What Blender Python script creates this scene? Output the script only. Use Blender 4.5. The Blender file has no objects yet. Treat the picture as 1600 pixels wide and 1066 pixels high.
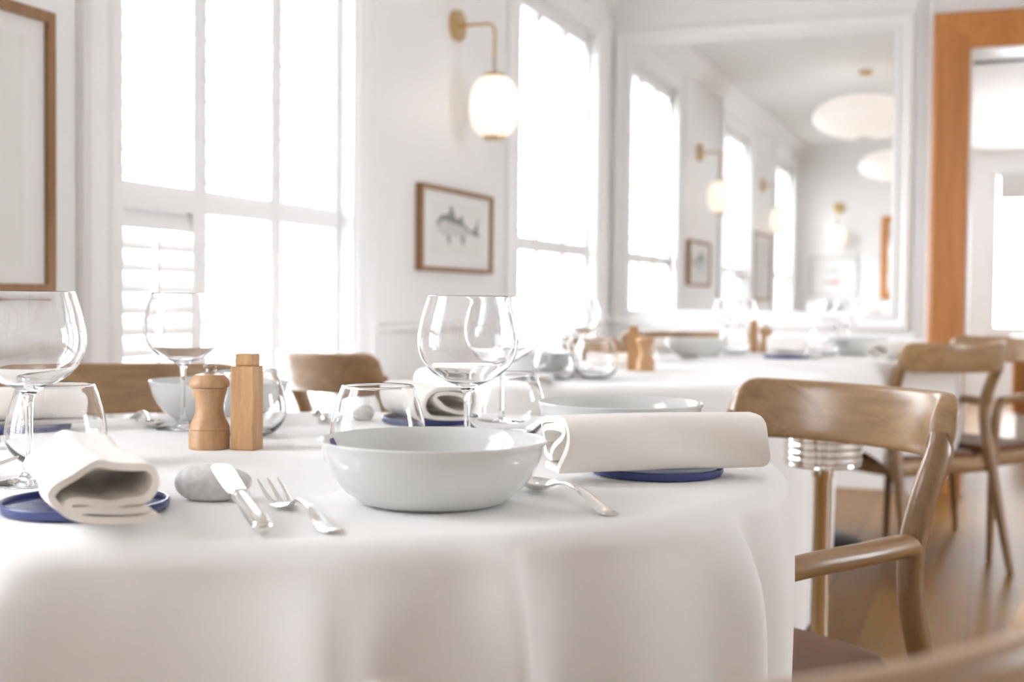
import bpy, bmesh, math, random
from mathutils import Vector, Matrix, Euler
R = math.radians
PI = math.pi
sc = bpy.context.scene
COL = sc.collection
random.seed(7)

# ------------------------------------------------------------------ camera, world, light, exposure
cam = bpy.data.cameras.new('camera')
cam.sensor_width = 36.0
cam.lens = 44.55
cam.clip_start = 0.02
cam.dof.use_dof = True
cam.dof.focus_distance = 1.42
cam.dof.aperture_fstop = 4.4
camo = bpy.data.objects.new('camera', cam)
COL.objects.link(camo)
camo.matrix_world = (Matrix.Translation((1.85, 0.0, 0.92)) @ Matrix.Rotation(R(20.5), 4, 'Z')
                     @ Matrix.Rotation(PI / 2 - math.atan(68 / 1980), 4, 'X') @ Matrix.Rotation(0.0105, 4, 'Z'))
sc.camera = camo

world = bpy.data.worlds.new('sky')
sc.world = world
world.use_nodes = True
wn = world.node_tree.nodes
wn['Background'].inputs['Color'].default_value = (0.94, 0.985, 1.045, 1)
wn['Background'].inputs['Strength'].default_value = 8.6

sc.view_settings.view_transform = 'Standard'
sc.view_settings.look = 'None'
sc.view_settings.gamma = 1.0
sc.view_settings.use_curve_mapping = False
sc.view_settings.exposure = 0.92
sc.cycles.max_bounces = 14
sc.cycles.diffuse_bounces = 7
sc.cycles.glossy_bounces = 6
sc.cycles.transmission_bounces = 12
sc.cycles.transparent_max_bounces = 16
sc.cycles.sample_clamp_indirect = 10.0
sc.cycles.use_denoising = True


def portal(name, loc, direction, sx, sy):
    """sampling guide over a window opening: daylight enters here (gives no light of its own)"""
    l = bpy.data.lights.new(name, 'AREA')
    l.shape = 'RECTANGLE'
    l.size, l.size_y = sx, sy
    l.cycles.is_portal = True
    o = bpy.data.objects.new(name, l)
    COL.objects.link(o)
    o.location = loc
    o.rotation_euler = Vector(direction).to_track_quat('-Z', 'Y').to_euler()


WIN = [(2.39, 3.50), (4.985, 6.085), (-0.10, 1.02)]      # openings along the left wall
WZ0, WZ1 = 0.34, 2.24
for a, b in WIN:
    portal('daylight_portal', (-0.235, (a + b) / 2, (WZ0 + WZ1) / 2), (1, 0, 0), b - a, WZ1 - WZ0)

# ------------------------------------------------------------------ materials
def newmat(name):
    m = bpy.data.materials.new(name)
    m.use_nodes = True
    nt = m.node_tree
    return m, nt, nt.nodes['Principled BSDF'], nt.nodes['Material Output']


def setp(b, **k):
    for kk, v in k.items():
        kk = kk.replace('_', ' ')
        if isinstance(v, tuple) and len(v) == 3:
            v = (*v, 1)
        b.inputs[kk].default_value = v


def simple(name, col, rough=0.5, metal=0.0, spec=0.5, noise=0.0, scale=20.0, bump=0.0, **kw):
    m, nt, b, out = newmat(name)
    setp(b, Base_Color=col, Roughness=rough, Metallic=metal)
    b.inputs['Specular IOR Level'].default_value = spec
    for k, v in kw.items():
        b.inputs[k.replace('_', ' ')].default_value = v
    tc = nt.nodes.new('ShaderNodeTexCoord')
    nz = nt.nodes.new('ShaderNodeTexNoise')
    nz.inputs['Scale'].default_value = scale
    nz.inputs['Detail'].default_value = 4
    nt.links.new(tc.outputs['Object'], nz.inputs['Vector'])
    if noise:
        mx = nt.nodes.new('ShaderNodeMix')
        mx.data_type = 'RGBA'
        mx.inputs[6].default_value = (*[c * (1 - noise) for c in col], 1)
        mx.inputs[7].default_value = (*[min(1, c * (1 + noise)) for c in col], 1)
        nt.links.new(nz.outputs['Fac'], mx.inputs[0])
        nt.links.new(mx.outputs[2], b.inputs['Base Color'])
    if bump:
        bp = nt.nodes.new('ShaderNodeBump')
        bp.inputs['Strength'].default_value = bump
        bp.inputs['Distance'].default_value = 0.002
        nt.links.new(nz.outputs['Fac'], bp.inputs['Height'])
        nt.links.new(bp.outputs['Normal'], b.inputs['Normal'])
    return m


def wood(name, dark, light, axis='X', scale=1.0, rough=0.42, fine=60.0, coat=0.0):
    m, nt, b, out = newmat(name)
    tc = nt.nodes.new('ShaderNodeTexCoord')
    mp = nt.nodes.new('ShaderNodeMapping')
    st = {'X': (0.09, 1, 1), 'Y': (1, 0.09, 1), 'Z': (1, 1, 0.09)}[axis]
    mp.inputs['Scale'].default_value = [s * scale for s in st]
    nt.links.new(tc.outputs['Object'], mp.inputs['Vector'])
    n1 = nt.nodes.new('ShaderNodeTexNoise')
    n1.inputs['Scale'].default_value = 22
    n1.inputs['Detail'].default_value = 6
    n1.inputs['Distortion'].default_value = 1.2
    nt.links.new(mp.outputs[0], n1.inputs['Vector'])
    n2 = nt.nodes.new('ShaderNodeTexNoise')
    n2.inputs['Scale'].default_value = fine * 4
    n2.inputs['Detail'].default_value = 3
    nt.links.new(mp.outputs[0], n2.inputs['Vector'])
    ad = nt.nodes.new('ShaderNodeMath')
    ad.operation = 'MULTIPLY_ADD'
    ad.inputs[1].default_value = 0.45
    nt.links.new(n2.outputs['Fac'], ad.inputs[0])
    nt.links.new(n1.outputs['Fac'], ad.inputs[2])
    cr = nt.nodes.new('ShaderNodeValToRGB')
    cr.color_ramp.elements[0].position = 0.5
    cr.color_ramp.elements[0].color = (*dark, 1)
    cr.color_ramp.elements[1].position = 0.95
    cr.color_ramp.elements[1].color = (*light, 1)
    nt.links.new(ad.outputs[0], cr.inputs[0])
    nt.links.new(cr.outputs[0], b.inputs['Base Color'])
    b.inputs['Roughness'].default_value = rough
    b.inputs['Coat Weight'].default_value = coat
    b.inputs['Coat Roughness'].default_value = 0.3
    bp = nt.nodes.new('ShaderNodeBump')
    bp.inputs['Strength'].default_value = 0.15
    bp.inputs['Distance'].default_value = 0.001
    nt.links.new(n2.outputs['Fac'], bp.inputs['Height'])
    nt.links.new(bp.outputs['Normal'], b.inputs['Normal'])
    return m


def linen(name, col, weave=900.0, bump=0.25):
    m, nt, b, out = newmat(name)
    setp(b, Base_Color=col, Roughness=0.85)
    b.inputs['Specular IOR Level'].default_value = 0.15
    b.inputs['Sheen Weight'].default_value = 0.12
    tc = nt.nodes.new('ShaderNodeTexCoord')
    a2 = nt.nodes.new('ShaderNodeTexNoise')
    a2.inputs['Scale'].default_value = weave
    a2.inputs['Detail'].default_value = 2
    nt.links.new(tc.outputs['Object'], a2.inputs['Vector'])
    nz = nt.nodes.new('ShaderNodeTexNoise')
    nz.inputs['Scale'].default_value = 14
    nt.links.new(tc.outputs['Object'], nz.inputs['Vector'])
    a3 = nt.nodes.new('ShaderNodeMath')
    a3.operation = 'MULTIPLY_ADD'
    a3.inputs[1].default_value = 4.0
    nt.links.new(nz.outputs['Fac'], a3.inputs[0])
    nt.links.new(a2.outputs[0], a3.inputs[2])
    bp = nt.nodes.new('ShaderNodeBump')
    bp.inputs['Strength'].default_value = bump
    bp.inputs['Distance'].default_value = 0.0006
    nt.links.new(a3.outputs[0], bp.inputs['Height'])
    nt.links.new(bp.outputs['Normal'], b.inputs['Normal'])
    return m


def glassmat(name, rough=0.0, col=(1, 1, 1)):
    m, nt, b, out = newmat(name)
    nt.nodes.remove(b)
    g = nt.nodes.new('ShaderNodeBsdfGlass')
    g.inputs['IOR'].default_value = 1.48
    g.inputs['Roughness'].default_value = rough
    g.inputs['Color'].default_value = (*col, 1)
    nt.links.new(g.outputs[0], out.inputs['Surface'])
    return m


def panemat(name):
    m, nt, b, out = newmat(name)
    nt.nodes.remove(b)
    t = nt.nodes.new('ShaderNodeBsdfTransparent')
    g = nt.nodes.new('ShaderNodeBsdfGlossy')
    g.inputs['Roughness'].default_value = 0.0
    lw = nt.nodes.new('ShaderNodeLayerWeight')
    pw = nt.nodes.new('ShaderNodeMath')
    pw.operation = 'POWER'
    pw.inputs[1].default_value = 5
    nt.links.new(lw.outputs['Facing'], pw.inputs[0])
    fr = nt.nodes.new('ShaderNodeMath')
    fr.operation = 'MULTIPLY_ADD'
    fr.inputs[1].default_value = 0.9
    fr.inputs[2].default_value = 0.04
    nt.links.new(pw.outputs[0], fr.inputs[0])
    mx = nt.nodes.new('ShaderNodeMixShader')
    nt.links.new(fr.outputs[0], mx.inputs[0])
    nt.links.new(t.outputs[0], mx.inputs[1])
    nt.links.new(g.outputs[0], mx.inputs[2])
    nt.links.new(mx.outputs[0], out.inputs['Surface'])
    return m


def glow(name, col, emit, strength):
    m, nt, b, out = newmat(name)
    setp(b, Base_Color=col, Roughness=0.35)
    b.inputs['Emission Color'].default_value = (*emit, 1)
    b.inputs['Emission Strength'].default_value = strength
    return m


def floormat():
    m, nt, b, out = newmat('oak_planks')
    tc = nt.nodes.new('ShaderNodeTexCoord')
    mp = nt.nodes.new('ShaderNodeMapping')
    mp.inputs['Rotation'].default_value = (0, 0, PI / 2)
    nt.links.new(tc.outputs['Object'], mp.inputs['Vector'])
    br = nt.nodes.new('ShaderNodeTexBrick')
    br.inputs['Color1'].default_value = (0.33, 0.185, 0.07, 1)
    br.inputs['Color2'].default_value = (0.25, 0.13, 0.047, 1)
    br.inputs['Mortar'].default_value = (0.10, 0.065, 0.04, 1)
    br.inputs['Scale'].default_value = 1.0
    br.inputs['Mortar Size'].default_value = 0.002
    br.inputs['Brick Width'].default_value = 1.4
    br.inputs['Row Height'].default_value = 0.14
    nt.links.new(mp.outputs[0], br.inputs['Vector'])
    mp2 = nt.nodes.new('ShaderNodeMapping')
    mp2.inputs['Scale'].default_value = (30, 2.5, 1)
    nt.links.new(tc.outputs['Object'], mp2.inputs['Vector'])
    nz = nt.nodes.new('ShaderNodeTexNoise')
    nz.inputs['Scale'].default_value = 2
    nz.inputs['Detail'].default_value = 6
    nt.links.new(mp2.outputs[0], nz.inputs['Vector'])
    mx = nt.nodes.new('ShaderNodeMix')
    mx.data_type = 'RGBA'
    mx.blend_type = 'MULTIPLY'
    mx.inputs[0].default_value = 0.5
    nt.links.new(br.outputs['Color'], mx.inputs[6])
    nt.links.new(nz.outputs['Color'], mx.inputs[7])
    hs = nt.nodes.new('ShaderNodeHueSaturation')
    hs.inputs['Value'].default_value = 1.25
    hs.inputs['Saturation'].default_value = 1.12
    nt.links.new(mx.outputs[2], hs.inputs['Color'])
    nt.links.new(hs.outputs[0], b.inputs['Base Color'])
    b.inputs['Roughness'].default_value = 0.42
    return m


WALL = simple('wall_paint', (0.86, 0.855, 0.85), 0.3, noise=0.01, scale=3, bump=0.03)
TRIM = simple('gloss_white_paint', (0.87, 0.868, 0.862), 0.35, noise=0.008, scale=5)
CEIL = simple('ceiling_paint', (0.88, 0.878, 0.872), 0.6, noise=0.01, scale=3)
LINEN = linen('white_tablecloth_linen', (0.86, 0.85, 0.835))
NAPKIN = linen('napkin_cotton', (0.875, 0.835, 0.785), 1100, 0.35)
OAKX = wood('oak_grain_along_rail', (0.26, 0.145, 0.065), (0.44, 0.28, 0.14), 'X', 1.6, 0.28, coat=0.35)
OAKZ = wood('oak_grain_upright', (0.19, 0.10, 0.041), (0.33, 0.195, 0.09), 'Z', 1.6, 0.28, coat=0.35)
OAKY = wood('oak_grain_along_arm', (0.21, 0.112, 0.045), (0.36, 0.215, 0.095), 'Y', 1.6, 0.3, coat=0.3)
CASEZ = wood('orange_oak_casing', (0.47, 0.18, 0.043), (0.60, 0.26, 0.075), 'Z', 0.8, 0.4)
FRAMEW = wood('brown_picture_frame', (0.23, 0.115, 0.05), (0.36, 0.20, 0.095), 'Z', 1.0, 0.4)
BEECH = wood('turned_beech', (0.42, 0.23, 0.11), (0.60, 0.38, 0.20), 'Z', 3.0, 0.4)
BAMBOO = wood('bamboo', (0.42, 0.22, 0.09), (0.58, 0.35, 0.165), 'Z', 3.5, 0.42)
LEATHER = simple('tan_brown_leather', (0.16, 0.07, 0.03), 0.62, noise=0.15, scale=60, bump=0.2)
CERAMIC = simple('glazed_porcelain', (0.68, 0.69, 0.675), 0.07, noise=0.004, scale=8, Coat_Weight=0.3)
BLUEMARK = simple('cobalt_glaze', (0.02, 0.03, 0.16), 0.1, noise=0.3, scale=200)
BLUE = simple('blue_lacquer', (0.05, 0.065, 0.20), 0.25, noise=0.06, scale=30)
SILVER = simple('silver_plate', (0.86, 0.85, 0.83), 0.14, 1.0, noise=0.02, scale=50)
CHROME = simple('chrome', (0.82, 0.80, 0.77), 0.07, 1.0, noise=0.01, scale=20)
STONE = simple('grey_pebble', (0.70, 0.69, 0.675), 0.75, noise=0.3, scale=140, bump=0.35)
PALESTONE = simple('pale_pebble', (0.72, 0.71, 0.69), 0.7, noise=0.15, scale=110, bump=0.3)
BRASS = simple('brushed_brass', (0.62, 0.45, 0.22), 0.3, 1.0, noise=0.05, scale=40)
STEELKNOB = simple('brushed_nickel', (0.55, 0.52, 0.48), 0.25, 1.0, noise=0.05, scale=40)
BLACK = simple('black_iron', (0.02, 0.02, 0.022), 0.45, noise=0.1, scale=30)
DARKMETAL = simple('dark_grey_metal', (0.10, 0.095, 0.09), 0.4, 0.6, noise=0.05, scale=30)
PAPER = simple('mat_board', (0.80, 0.79, 0.77), 0.8, noise=0.01, scale=20)
PAPER2 = simple('print_paper', (0.76, 0.75, 0.725), 0.8, noise=0.015, scale=20)
INK = simple('grey_green_ink', (0.26, 0.27, 0.245), 0.9, noise=0.5, scale=60)
INKPALE = simple('pale_grey_ink', (0.60, 0.595, 0.57), 0.9, noise=0.15, scale=60)
REDINK = simple('faded_red_ink', (0.62, 0.34, 0.27), 0.9, noise=0.2, scale=60)
BLIND = simple('grey_blind_cloth', (0.62, 0.61, 0.59), 0.9, noise=0.04, scale=40)
GLASS = glassmat('clear_glass')
PANE = panemat('window_pane')
GLOBE = glow('opal_glass_lit', (0.85, 0.82, 0.78), (1.0, 0.86, 0.70), 0.38)
SHADE = glow('white_lantern_cloth_lit', (0.85, 0.82, 0.79), (1.0, 0.90, 0.82), 0.22)
FLOOR = floormat()
MIRROR = simple('mirror_silver', (0.93, 0.935, 0.93), 0.0, 1.0)


# ------------------------------------------------------------------ mesh helpers
class MB:
    def __init__(s):
        s.v, s.f = [], []

    def add(s, vs, fs):
        o = len(s.v)
        s.v += [tuple(v) for v in vs]
        s.f += [tuple(i + o for i in f) for f in fs]
        return s

    def box(s, x0, x1, y0, y1, z0, z1, M=None):
        vs = [Vector((x, y, z)) for z in (z0, z1) for y in (y0, y1) for x in (x0, x1)]
        if M:
            vs = [M @ v for v in vs]
        return s.add(vs, [(0, 2, 3, 1), (4, 5, 7, 6), (0, 1, 5, 4), (1, 3, 7, 5), (3, 2, 6, 7), (2, 0, 4, 6)])

    def lathe(s, prof, seg=48, M=None):
        vs, fs = [], []
        rows = []
        for r, z in prof:
            if r < 1e-6:
                rows.append([len(vs)])
                vs.append(Vector((0, 0, z)))
            else:
                rows.append(list(range(len(vs), len(vs) + seg)))
                vs += [Vector((r * math.cos(2 * PI * k / seg), r * math.sin(2 * PI * k / seg), z)) for k in range(seg)]
        for a, b in zip(rows, rows[1:]):
            for k in range(seg):
                k2 = (k + 1) % seg
                if len(a) == 1 and len(b) == 1:
                    continue
                if len(a) == 1:
                    fs.append((a[0], b[k2], b[k]))
                elif len(b) == 1:
                    fs.append((a[k], a[k2], b[0]))
                else:
                    fs.append((a[k], a[k2], b[k2], b[k]))
        if M:
            vs = [M @ v for v in vs]
        return s.add(vs, fs)

    def rings(s, rings, closed=True, caps=True):
        """skin a list of equally long rings of points"""
        n = len(rings[0])
        vs = [p for r in rings for p in r]
        fs = []
        for i in range(len(rings) - 1):
            for k in range(n if closed else n - 1):
                k2 = (k + 1) % n
                fs.append((i * n + k, i * n + k2, (i + 1) * n + k2, (i + 1) * n + k))
        if caps and closed:
            fs.append(tuple(reversed(range(n))))
            fs.append(tuple((len(rings) - 1) * n + k for k in range(n)))
        return s.add(vs, fs)

    def tube(s, pts, rad, seg=14, up=None, caps=True):
        """sweep an ellipse; rad is a number, a list of numbers or a list of (side, up) radii"""
        pts = [Vector(p) for p in pts]
        n = len(pts)
        if not isinstance(rad, (list, tuple)):
            rad = [rad] * n
        rings = []
        u = Vector(up) if up else None
        for i, p in enumerate(pts):
            t = (pts[min(i + 1, n - 1)] - pts[max(i - 1, 0)]).normalized()
            if u is None:
                u = Vector((0, 0, 1)) if abs(t.z) < 0.9 else Vector((1, 0, 0))
            uu = Vector(up) if up else u
            uu = (uu - t * uu.dot(t)).normalized()
            u = uu
            sd = t.cross(uu)
            ra, rb = rad[i] if isinstance(rad[i], (list, tuple)) else (rad[i], rad[i])
            rings.append([p + sd * (ra * math.cos(2 * PI * k / seg)) + uu * (rb * math.sin(2 * PI * k / seg)) for k in range(seg)])
        return s.rings(rings, True, caps)

    def build(s, name, mat, parent=None, smooth=True, bevel=0.0, sub=0, bevseg=2, angle=40):
        me = bpy.data.meshes.new(name)
        me.from_pydata([tuple(v) for v in s.v], [], s.f)
        bm = bmesh.new()
        bm.from_mesh(me)
        bmesh.ops.remove_doubles(bm, verts=bm.verts, dist=1e-6)
        bmesh.ops.recalc_face_normals(bm, faces=bm.faces)
        bm.to_mesh(me)
        bm.free()
        o = bpy.data.objects.new(name, me)
        COL.objects.link(o)
        if mat:
            me.materials.append(mat)
        if smooth:
            for p in me.polygons:
                p.use_smooth = True
            me.set_sharp_from_angle(angle=R(angle))
        if bevel:
            md = o.modifiers.new('bevel', 'BEVEL')
            md.width = bevel
            md.segments = bevseg
            md.limit_method = 'ANGLE'
            md.harden_normals = False
        if sub:
            md = o.modifiers.new('sub', 'SUBSURF')
            md.levels = md.render_levels = sub
        if parent:
            o.parent = parent
        return o


def cr(pts, n=8):
    """Catmull-Rom through points"""
    pts = [Vector(p) for p in pts]
    P = [pts[0] * 2 - pts[1]] + pts + [pts[-1] * 2 - pts[-2]]
    out = []
    for i in range(1, len(P) - 2):
        a, b, c, d = P[i - 1:i + 3]
        for k in range(n):
            t = k / n
            out.append(0.5 * (2 * b + (c - a) * t + (2 * a - 5 * b + 4 * c - d) * t * t + (3 * b - a - 3 * c + d) * t ** 3))
    out.append(pts[-1])
    return out


def lerp_list(keys, n):
    out = []
    m = len(keys) - 1
    for i in range(n):
        t = i / (n - 1) * m
        k = min(int(t), m - 1)
        f = t - k
        a, b = keys[k], keys[k + 1]
        if isinstance(a, tuple):
            out.append(tuple(x + (y - x) * f for x, y in zip(a, b)))
        else:
            out.append(a + (b - a) * f)
    return out


def tag(o, label, cat, group=None):
    o['label'] = label
    o['category'] = cat
    if group:
        o['group'] = group
    return o


def thing(name, label, cat, loc=(0, 0, 0), rotz=0.0, group=None):
    o = bpy.data.objects.new(name, None)
    o.empty_display_size = 0.05
    COL.objects.link(o)
    o.location = loc
    o.rotation_euler = (0, 0, rotz)
    return tag(o, label, cat, group)


def struct(o):
    o['kind'] = 'structure'
    return o


def kids(o):
    return [c for c in bpy.data.objects if c.parent == o]


def dup(root, label, loc, rotz, group=None):
    """copy of a thing with copies of its parts and sub-parts"""
    r = root.copy()
    COL.objects.link(r)
    r.location = loc
    r.rotation_euler = (0, 0, rotz)
    r['label'] = label
    if group:
        r['group'] = group
    for ch in kids(root):
        c = ch.copy()
        COL.objects.link(c)
        c.parent = r
        for g in kids(ch):
            d = g.copy()
            COL.objects.link(d)
            d.parent = c
    return r


def face(fx, fy):
    """z rotation that turns local +Y to (fx, fy)"""
    return math.atan2(fy, fx) - PI / 2


# ------------------------------------------------------------------ room shell
CH = 2.50          # ceiling height
YM = 6.425         # mirror wall
YB = -0.50         # wall behind the camera
XR = 5.0
FY = 13.0          # end wall of the room beyond the doorway


def wall_with_holes(mb, axis, c0, c1, a0, a1, z0, z1, holes):
    """wall slab between c0..c1 on the thin axis, along a0..a1, with (a, b, zlo, zhi) openings"""
    def bx(p, q, lo, hi):
        if q - p < 1e-4 or hi - lo < 1e-4:
            return
        if axis == 'X':
            mb.box(c0, c1, p, q, lo, hi)
        else:
            mb.box(p, q, c0, c1, lo, hi)
    x = a0
    for a, b, lo, hi in sorted(holes):
        bx(x, a, z0, z1)
        bx(a, b, z0, lo)
        bx(a, b, hi, z1)
        x = b
    bx(x, a1, z0, z1)


struct(MB().box(-0.3, XR + 0.2, YB - 0.2, FY + 0.2, -0.06, 0).build('floor', FLOOR))
struct(MB().box(-0.3, XR + 0.2, YB - 0.2, YM + 0.18, CH, CH + 0.1).build('ceiling', CEIL))
m = MB()
wall_with_holes(m, 'X', -0.25, 0.0, YB - 0.2, YM + 0.18, 0, CH, [(a, b, WZ0, WZ1) for a, b in WIN])
struct(m.build('wall_left', WALL, smooth=False))
struct(MB().box(0, XR, YB - 0.2, YB, 0, CH).build('wall_back', WALL, smooth=False))
m = MB()
ADDED_RW = [(2.6, 3.65)]  # unseen opening in the right wall, added to light the left walls
wall_with_holes(m, 'X', XR, XR + 0.2, YB - 0.2, FY + 0.2, 0, CH, [(a, b, 0.5, 2.2) for a, b in ADDED_RW])
struct(m.build('wall_right', WALL, smooth=False))
for k, (a, b) in enumerate(ADDED_RW):
    portal('daylight_portal', (XR + 0.19, (a + b) / 2, 1.35), (-1, 0, 0), b - a, 1.7)
DX0, DX1, DZ = 1.755, 2.95, 2.125
m = MB()
wall_with_holes(m, 'Y', YM, YM + 0.18, 0.0, XR, 0, CH, [(DX0, DX1, 0, DZ)])
struct(m.build('wall_front', TRIM, smooth=False))

# the next room, seen through the doorway
m = MB()
wall_with_holes(m, 'Y', FY, FY + 0.2, -0.3, XR, 0, CH, [(1.93, 3.0, 0.69, 2.13)])
struct(m.build('wall_far_room', TRIM, smooth=False))
m = MB()
wall_with_holes(m, 'X', -0.3, -0.05, YM + 0.18, FY, 0, CH, [(9.4, 10.9, 0.7, 2.1)])  # the side opening is added, out of view, to brighten this room
struct(m.build('wall_far_room_left', WALL, smooth=False))
struct(MB().box(-0.3, XR + 0.2, YM + 0.18, FY + 0.2, 2.36, 2.46).build('ceiling_far_room', CEIL, smooth=False))
portal('daylight_portal', (2.465, FY + 0.17, 1.41), (0, -1, 0), 1.07, 1.44)
portal('daylight_portal', (-0.27, 10.15, 1.4), (1, 0, 0), 1.5, 1.4)


def sweep_along(name, prof, p0, p1, out, mat=TRIM, parent=None):
    """straight moulding: profile points (out, up) swept from p0 to p1; 'out' is the way out of the wall"""
    p0, p1, out = Vector(p0), Vector(p1), Vector(out)
    up = Vector((0, 0, 1))
    mb = MB()
    mb.rings([[p + out * a + up * b for a, b in prof] for p in (p0, p1)])
    return mb.build(name, mat, parent, smooth=False)


CORN = [(0, 0), (0.012, 0), (0.012, -0.012)] and [(0, -0.11), (0.014, -0.11), (0.018, -0.095), (0.03, -0.085), (0.05, -0.06),
        (0.075, -0.04), (0.082, -0.025), (0.10, -0.02), (0.10, 0), (0, 0)]
DADO = [(0, 0), (0.012, 0), (0.018, 0.008), (0.022, 0.018), (0.022, 0.028), (0.014, 0.034), (0, 0.036)]
BASE = [(0, 0), (0.018, 0), (0.018, 0.11), (0.012, 0.125), (0, 0.13)]
CZ = CH - 0.001
struct(sweep_along('trim_cornice_left', CORN, (0, YB, CZ), (0, YM, CZ), (1, 0, 0)))
struct(sweep_along('trim_cornice_front', CORN, (0, YM, CZ), (XR, YM, CZ), (0, -1, 0)))
struct(sweep_along('trim_cornice_back', CORN, (0, YB, CZ), (XR, YB, CZ), (0, 1, 0)))
struct(sweep_along('trim_cornice_right', CORN, (XR, YB, CZ), (XR, YM, CZ), (-1, 0, 0)))
CAS = 0.145
for i, (a, b) in enumerate([(1.02 + CAS, 2.39 - CAS), (3.50 + CAS, 4.985 - CAS), (6.085 + CAS, YM)]):
    struct(sweep_along('trim_%d' % (i + 1), DADO, (0, a, 0.795), (0, b, 0.795), (1, 0, 0)))
struct(sweep_along('baseboard_left', BASE, (0, YB, 0), (0, YM, 0), (1, 0, 0)))
struct(sweep_along('baseboard_front', BASE, (0, YM, 0), (1.585, YM, 0), (0, -1, 0)))
struct(sweep_along('baseboard_back', BASE, (0, YB, 0), (XR, YB, 0), (0, 1, 0)))
struct(sweep_along('trim_4', DADO, (0, YM, 0.70), (1.585, YM, 0.70), (0, -1, 0)))


def rect_frame(mb, x0, x1, z0, z1, prof, y, sgn, bottom=True):
    """mitred frame in an XZ plane at y. prof = (inward offset, height off the wall) closed loop; sgn = direction off the wall"""
    cs = [(x0, z0, 1, 1), (x0, z1, 1, -1), (x1, z1, -1, -1), (x1, z0, -1, 1)]
    rings = []
    for cx, cz, sx, sz in cs:
        rings.append([Vector((cx + sx * o, y + sgn * h, cz + (sz * o if bottom or sz < 0 else 0))) for o, h in prof])
    if bottom:
        mb.rings(rings + [rings[0]], True, False)
    else:
        mb.rings(rings, True, True)
    return mb


# windows: casing, sill, pane; the shutters are things of their own
def window(n, a, b):
    w = struct(bpy.data.objects.new('window_%d' % n, None))
    COL.objects.link(w)
    w.location = (0, (a + b) / 2, WZ0)
    inv = Matrix.Translation(-Vector(w.location))
    mb = MB()
    prof = [(0, 0), (0, 0.02), (0.012, 0.032), (0.03, 0.032), (0.04, 0.02), (0.085, 0.016), (0.095, 0.024), (0.12, 0.024), (0.13, 0.012), (CAS, 0.012), (CAS, 0)]
    # rect_frame works in XZ; turn it to the YZ plane
    tmp = MB()
    rect_frame(tmp, a - CAS, b + CAS, WZ0 - 0.02, WZ1 + CAS, prof, 0, 1, bottom=False)
    mb.add([inv @ Vector((v[1], v[0], v[2])) for v in tmp.v], tmp.f)
    mb.build('window_casing', TRIM, w, smooth=False)
    MB().box(-0.25, 0.05, a - 0.03, b + 0.03, WZ0 - 0.035, WZ0, inv).build('window_sill', TRIM, w, bevel=0.006)
    fr = MB()
    for p, q, lo, hi in [(a, a + 0.04, WZ0, WZ1), (b - 0.04, b, WZ0, WZ1), (a + 0.04, b - 0.04, WZ0, WZ0 + 0.05), (a + 0.04, b - 0.04, WZ1 - 0.05, WZ1), (a + 0.04, b - 0.04, 1.14, 1.18)]:
        fr.box(-0.215, -0.175, p, q, lo, hi, inv)
    fr.build('window_frame', TRIM, w, smooth=False)
    MB().box(-0.2, -0.196, a + 0.03, b - 0.03, WZ0 + 0.04, WZ1 - 0.04, inv).build('window_pane', PANE, w, smooth=False)
    return w


for i, (a, b) in enumerate(WIN):
    window(i + 1, a, b)

# window of the far room
w = struct(bpy.data.objects.new('window_4', None))
COL.objects.link(w)
w.location = (2.465, FY, 0.69)
inv = Matrix.Translation(-Vector(w.location))
fr = MB()
rect_frame(fr, 1.85, 3.08, 0.61, 2.21, [(0, 0), (0, 0.03), (0.08, 0.02), (0.08, 0)], FY, -1)
fr.box(1.93, 3.0, FY + 0.1, FY + 0.14, 1.38, 1.42)
fr.box(2.44, 2.48, FY + 0.1, FY + 0.14, 0.69, 2.13)
fr.v = [tuple(inv @ Vector(v)) for v in fr.v]
fr.build('window_casing', TRIM, w, smooth=False)
MB().box(1.93, 3.0, FY + 0.11, FY + 0.114, 0.69, 2.13, inv).build('window_pane', PANE, w, smooth=False)
for k, (a, b) in enumerate([(9.4, 10.9)]):
    w = struct(MB().box(-0.2, -0.196, a, b, 0.7, 2.1).build('window_%d' % (5 + k), PANE, smooth=False))  # pane of the unseen side window added for light
for k, (a, b) in enumerate(ADDED_RW):
    w = struct(bpy.data.objects.new('window_%d' % (7 + k), None))  # added window, out of view, there for its daylight
    COL.objects.link(w)
    w.location = (XR, (a + b) / 2, 0.5)
    inv = Matrix.Translation(-Vector(w.location))
    fr = MB()
    for p, q, lo, hi in [(a, a + 0.05, 0.5, 2.2), (b - 0.05, b, 0.5, 2.2), (a, b, 0.5, 0.55), (a, b, 2.15, 2.2), (a, b, 1.33, 1.37), ((a + b) / 2 - 0.02, (a + b) / 2 + 0.02, 0.5, 2.2)]:
        fr.box(XR + 0.1, XR + 0.14, p, q, lo, hi, inv)
    for p, q, lo, hi in [(a - 0.12, a, 0.5, 2.32), (b, b + 0.12, 0.5, 2.32), (a - 0.12, b + 0.12, 2.2, 2.32), (a - 0.14, b + 0.14, 0.46, 0.5)]:
        fr.box(XR - 0.025, XR, p, q, lo, hi, inv)
    fr.build('window_casing', TRIM, w, smooth=False)
    MB().box(XR + 0.118, XR + 0.122, a, b, 0.5, 2.2, inv).build('window_pane', PANE, w, smooth=False)
bl = MB()
for k in range(4):
    bl.box(1.94, 2.99, FY - 0.035 - 0.006 * k, FY - 0.03 - 0.006 * k + 0.012, 1.90 + 0.03 * k, 2.14)
tag(bl.build('roman_blind', BLIND, smooth=False), 'grey cloth blind gathered at the top of the window beyond the oak doorway', 'blind')

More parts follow.
